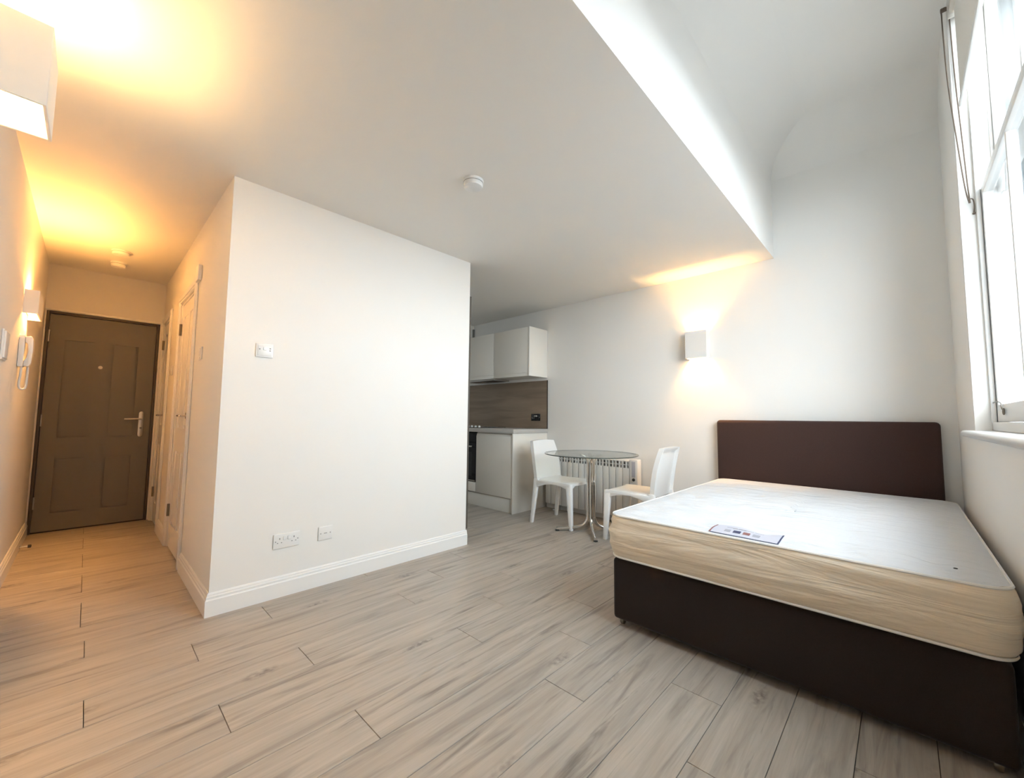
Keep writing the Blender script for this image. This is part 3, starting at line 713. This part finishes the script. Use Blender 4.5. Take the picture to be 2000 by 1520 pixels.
# rim is a separate dark green band
obj('glass_top', b, 'tableglass', t)
b = new(); n = 72; rr = [(.4537, -.008), (.4562, -.0065), (.4562, -.0015), (.4537, 0)]
rings = [[b.verts.new((TX + r * math.cos(2 * PI * i / n), TY + r * math.sin(2 * PI * i / n), TZ + z)) for i in range(n)] for r, z in rr]
for k in range(4):
    A, B = rings[k], rings[(k + 1) % 4]
    for i in range(n): b.faces.new([A[i], A[(i + 1) % n], B[(i + 1) % n], B[i]])
bmesh.ops.recalc_face_normals(b, faces=b.faces[:]); obj('glass_rim', b, 'glassedge', t)
for k in range(4):
    a = math.radians(-50 + 90 * k); dx, dy = math.cos(a), math.sin(a)
    P = [(.335, .019), (.24, .028), (.14, .042), (.075, .064), (.040, .105), (.028, .17), (.026, .40), (.026, .60), (.030, .68), (.060, .725), (.10, .741)]
    b = new(); tube(b, smooth_path([(TX + dx * r, TY + dy * r, z) for r, z in P], 5), .0165, 14)
    lg = obj('tube_leg', b, 'chrome', t)
    b = new(); lathe(b, [(.020, .0005), (.020, .010)], (TX + dx * .325, TY + dy * .325, 0), 'Z', 16); obj('floor_pad', b, 'blackmatt', lg)
    b = new(); lathe(b, [(.019, 0), (.022, .006), (.022, .0075)], (TX + dx * .095, TY + dy * .095, TZ - .0160), 'Z', 18); obj('glass_pad', b, 'steel', lg)

def chair(label, loc, rz):
    t = thing('plastic_chair', label, 'chair', loc, rz, 'white plastic chairs at the glass table')
    # seat: dished top with arched side rails
    s = new(); NX, NY = 18, 14; th = .022
    def ST(u, v):
        x = -.205 + .43 * u; hw = .205 + .025 * math.sin(min(u * 1.15, 1) * PI / 2) ; y = hw * (2 * v - 1)
        q = abs(2 * v - 1); e = max(0, (u - .86) / .14)
        z = .462 - .016 * (1 - q ** 2) * math.sin(PI * min(1, u * .9)) - .012 * e * e - .010 * q ** 8
        return x - .012 * e * q * q, y, z
    top = [[s.verts.new(ST(i / NX, j / NY)) for j in range(NY + 1)] for i in range(NX + 1)]
    bot = [[s.verts.new((p.co.x, p.co.y, p.co.z - th)) for p in r] for r in top]
    for i in range(NX):
        for j in range(NY):
            s.faces.new([top[i][j], top[i + 1][j], top[i + 1][j + 1], top[i][j + 1]]); s.faces.new([bot[i][j], bot[i][j + 1], bot[i + 1][j + 1], bot[i + 1][j]])
    for i in range(NX):
        s.faces.new([top[i][0], bot[i][0], bot[i + 1][0], top[i + 1][0]]); s.faces.new([top[i][NY], top[i + 1][NY], bot[i + 1][NY], bot[i][NY]])
    for j in range(NY):
        s.faces.new([top[0][j], top[0][j + 1], bot[0][j + 1], bot[0][j]]); s.faces.new([top[NX][j], bot[NX][j], bot[NX][j + 1], top[NX][j + 1]])
    bmesh.ops.recalc_face_normals(s, faces=s.faces[:])
    for sy in (-1, 1):   # side rails, arched underneath
        y = sy * .213
        poly = [(-.205, .448), (.205, .448), (.218, .37)] + [(.218 - .41 * i / 12, .372 + .052 * math.sin(PI * i / 12) ** .8) for i in range(1, 12)] + [(-.205, .375)]
        prism(s, poly, 1, y - .012, y + .012, .004)
    polyf = [(-.205, .446), (.205, .446), (.205, .372)] + [(.205 - .41 * i / 10, .374 + .050 * min(1, math.sin(PI * i / 10) * 1.8)) for i in range(1, 10)] + [(-.205, .372)]
    prism(s, polyf, 0, .198, .220, .004)
    obj('seat', s, 'chairwhite', t, local=True)
    # backrest: curved shell with side and top flanges turned backwards
    bk = new(); NU, NV = 22, 16
    def BT(u, v, off):
        q = 2 * v - 1; z = .425 + .437 * u - .010 * q * q * u
        hw = .212 + .010 * math.sin(PI * u) - .022 * u ** 3
        x = -.196 - .022 * u - .058 * u * u - .030 * (1 - q * q) * (.25 + .75 * math.sin(PI * min(1, u + .18) * .9))
        return x - off, q * hw, z
    def fl(u, v):
        q = abs(2 * v - 1); return .010 + .030 * max(0, (q - .82) / .18) ** 1.0 + .012 * max(0, (u - .93) / .07)
    F_ = [[bk.verts.new(BT(i / NU, j / NV, 0)) for j in range(NV + 1)] for i in range(NU + 1)]
    vv = [0, .035, .06] + [.06 + .88 * k / 12 for k in range(1, 12)] + [.94, .965, 1]
    K_ = []
    for i in range(NU + 1):
        row = []
        for j, v in enumerate(vv):
            row.append(bk.verts.new(BT(i / NU, v, .040 if (v <= .04 or v >= .96) else (.030 if i >= NU - 1 else .010))))
        K_.append(row)
    n1, n2 = NV, len(vv) - 1
    for i in range(NU):
        for j in range(n1): bk.faces.new([F_[i][j], F_[i][j + 1], F_[i + 1][j + 1], F_[i + 1][j]])
        for j in range(n2): bk.faces.new([K_[i][j], K_[i + 1][j], K_[i + 1][j + 1], K_[i][j + 1]])
        bk.faces.new([F_[i][0], F_[i + 1][0], K_[i + 1][0], K_[i][0]]); bk.faces.new([F_[i][n1], K_[i][n2], K_[i + 1][n2], F_[i + 1][n1]])
    bk.faces.new([v for v in F_[NU]] + [v for v in reversed(K_[NU])]); bk.faces.new([v for v in reversed(F_[0])] + [v for v in K_[0]])
    bmesh.ops.recalc_face_normals(bk, faces=bk.faces[:])
    obj('backrest', bk, 'chairwhite', t, local=True)
    for sy in (-1, 1):
        l = new(); quadbar(l, (.200, sy * .206, .452), (.228, sy * .214, 0), (.062, .046), (.034, .034)); obj('leg', l, 'chairwhite', t, local=True)
        l = new(); quadbar(l, (-.210, sy * .205, .46), (-.262, sy * .222, 0), (.058, .036), (.034, .030)); obj('leg', l, 'chairwhite', t, local=True)
    return t
chair('white moulded plastic chair between kitchen panel and glass table', (-2.620, 3.552, 0), math.radians(2))
chair('white moulded plastic chair between glass table and bed', (-1.785, 3.570, 0), math.radians(182))

# ================================================================ BED
BX0, BX1, BY0, BY1 = -1.165, .222, 2.02, 3.965
t = thing('divan_bed', 'dark brown fabric divan bed with upholstered headboard', 'bed', ((BX0 + BX1) / 2, 3.0, 0))
ym = (BY0 + BY1) / 2
for a, c in ((BY0, ym - .002), (ym + .002, BY1)):
    obj('base', box((BX0, a, .036), (BX1, c, .352), .018, 3), 'divan', t)
hb = new(); bx(hb, (-1.222, 3.968, .33), (.190, YF - .004, 1.102), .028, 4)
obj('headboard', hb, 'head', t)
for xx in (-.95, -.05): obj('headboard_strut', box((xx - .03, YF - .026, .04), (xx + .03, YF - .006, .35), .002), 'blackmatt', t)
for xx in (BX0 + .035, BX1 - .045):
    for yy in (BY0 + .045, ym - .10, BY1 - .06):
        c = new(); lathe(c, [(.017, -.010), (.019, -.006), (.019, .006), (.017, .010)], (xx, yy, .0195), 'X', 18); bx(c, (xx - .013, yy - .012, .028), (xx + .013, yy + .012, .038), .002)
        obj('caster', c, 'darkmetal', t)

# mattress
MX0, MX1, MY0, MY1, MZ0, MZ1 = -1.195, .246, 1.995, 3.962, .3525, .590
t = thing('mattress', 'bare white and cream mattress lying on the brown divan base', 'mattress', ((MX0 + MX1) / 2, 2.98, MZ0))
def ring(inset, z, rad=.085, n=14, m=46, wob=None):
    x0, x1, y0, y1 = MX0 + inset, MX1 - inset, MY0 + inset, MY1 - inset; r = max(.012, rad - inset * .5)
    pts = []
    for cx_, cy_, a0 in ((x1 - r, y0 + r, -PI / 2), (x1 - r, y1 - r, 0), (x0 + r, y1 - r, PI / 2), (x0 + r, y0 + r, PI)):
        for i in range(n + 1):
            a = a0 + i * PI / 2 / n; pts.append((cx_ + r * math.cos(a), cy_ + r * math.sin(a)))
        nxt = {-PI / 2: ((x1, y0 + r), (x1, y1 - r)), 0: ((x1 - r, y1), (x0 + r, y1)), PI / 2: ((x0, y1 - r), (x0, y0 + r)), PI: ((x0 + r, y0), (x1 - r, y0))}[a0]
        for i in range(1, m):
            f_ = i / m; pts.append((nxt[0][0] + (nxt[1][0] - nxt[0][0]) * f_, nxt[0][1] + (nxt[1][1] - nxt[0][1]) * f_))
    return [(x, y, z) for x, y in pts]
def bridge(bm, rings_):
    V = [[bm.verts.new(p) for p in r] for r in rings_]
    for a, c in zip(V, V[1:]):
        for i in range(len(a)): bm.faces.new([a[i], a[(i + 1) % len(a)], c[(i + 1) % len(a)], c[i]])
    return V
b = new(); H = MZ1 - MZ0
side = [(.06, MZ0 + .0005), (.03, MZ0 + .002), (.016, MZ0 + .010), (.004, MZ0 + .035)] + [(.004 - .012 * math.sin(PI * k / 10), MZ0 + .035 + (H - .06) * k / 10) for k in range(1, 10)] + [(.005, MZ1 - .024), (.014, MZ1 - .008)]
rs = []
for k, (i_, z_) in enumerate(side):
    r = ring(i_, z_); q = []
    for (x, y, z) in r:
        d = .009 * noise.noise((x * 1.8 + 3, y * 1.8, z * 24)) + .004 * noise.noise((x * 7, y * 7, z * 45 + 9))
        f_ = min(1, max(0, (z - MZ0 - .01) / .03)) * min(1, max(0, (MZ1 - z) / .03))
        cx_, cy_ = (MX0 + MX1) / 2, (MY0 + MY1) / 2
        nx, ny = (1 if x > cx_ else -1) * (abs(x - cx_) > (MX1 - MX0) / 2 - .09), (1 if y > cy_ else -1) * (abs(y - cy_) > (MY1 - MY0) / 2 - .09)
        q.append((x + nx * d * f_, y + ny * d * f_, z))
    rs.append(q)
V = bridge(b, rs); b.faces.new(list(reversed(V[0])))
bmesh.ops.recalc_face_normals(b, faces=b.faces[:]); obj('side_border', b, 'mside', t)
def mz(x, y):
    ex = min(x - MX0, MX1 - x, y - MY0, MY1 - y)
    crown = .014 * (1 - math.exp(-max(0, ex - .014) / .07))
    wr = .006 * noise.noise((x * 2.5, y * 10, 0)) + .004 * noise.noise((x * 8, y * 6, 5))
    tf = 0
    gx = (x - MX0 - .18) / .27; gy = (y - MY0 - .16) / .33
    dx, dy = (gx - round(gx)) * .27, (gy - round(gy)) * .33
    tf = -.013 * math.exp(-(dx * dx + dy * dy) / .0022)
    return MZ1 - .008 + crown + min(1, ex / .08) * (wr + tf)
b = new(); rs = []
for k in range(44):
    f_ = k / 43; i_ = .014 + f_ ** 1.15 * ((MX1 - MX0) / 2 - .03)
    rs.append([(x, y, mz(x, y)) for x, y, z in ring(i_, 0)])
V = bridge(b, rs); b.faces.new(V[-1]); bmesh.ops.recalc_face_normals(b, faces=b.faces[:])
obj('top_panel', b, 'mtop', t)
for i_, z_ in ((.011, MZ1 - .010), (.012, MZ0 + .012)):
    b = new(); tube(b, [(x, y, z_) for x, y, z in ring(i_, z_)], .0055, 6, True); obj('piping', b, 'piping', t)
b = new(); lathe(b, [(.006, 0), (.005, .002)], (.115, 2.13, mz(.115, 2.13) + .0005), 'Z', 10); obj('vent_eyelet', b, 'blackmatt', t)
# sewn label, draped on the top panel
LX0, LX1, LY0, LY1 = -.668, -.392, 2.022, 2.150
def patch(u0, v0, u1, v1, lift, nx=10, ny=5):
    b = new()
    def P(u, v):
        x = LX0 + (LX1 - LX0) * u; y = LY0 + (LY1 - LY0) * v - .03 * (1 - u) * 0
        return x, y, mz(x, y) + lift
    g = [[b.verts.new(P(u0 + (u1 - u0) * i / nx, v0 + (v1 - v0) * j / ny)) for j in range(ny + 1)] for i in range(nx + 1)]
    lo = [[b.verts.new((p.co.x, p.co.y, p.co.z - .0007)) for p in r] for r in g]
    for i in range(nx):
        for j in range(ny):
            b.faces.new([g[i][j], g[i + 1][j], g[i + 1][j + 1], g[i][j + 1]]); b.faces.new([lo[i][j], lo[i][j + 1], lo[i + 1][j + 1], lo[i + 1][j]])
    for i in range(nx): b.faces.new([g[i][0], lo[i][0], lo[i + 1][0], g[i + 1][0]]); b.faces.new([g[i][ny], g[i + 1][ny], lo[i + 1][ny], lo[i][ny]])
    for j in range(ny): b.faces.new([g[0][j], g[0][j + 1], lo[0][j + 1], lo[0][j]]); b.faces.new([g[nx][j], lo[nx][j], lo[nx][j + 1], g[nx][j + 1]])
    bmesh.ops.recalc_face_normals(b, faces=b.faces[:]); return b
lb = obj('sewn_label', patch(0, 0, 1, 1, .0022, 20, 10), 'label', t); lb['label'] = 'pale label with small printed icons'
obj('label_border', patch(0, 0, 1, .035, .0028, 20, 1), 'navy', lb); obj('label_border', patch(.978, 0, 1, 1, .0029, 1, 10), 'navy', lb)
obj('label_border', patch(0, 0, .022, 1, .0029, 1, 10), 'redprint', lb)
for u, mm, ww in ((.25, 'greyprint', .045), (.39, 'navy', .055), (.53, 'redprint', .05), (.67, 'greyprint', .05)):
    obj('label_icon', patch(u - ww, .26, u + ww, .46, .0028, 4, 2), mm, lb)
for u0, u1, v in ((.2, .36, .70), (.38, .6, .68), (.62, .74, .70), (.30, .5, .60)):
    obj('label_print', patch(u0, v, u1, v + .05, .0028, 6, 1), 'greyprint', lb)
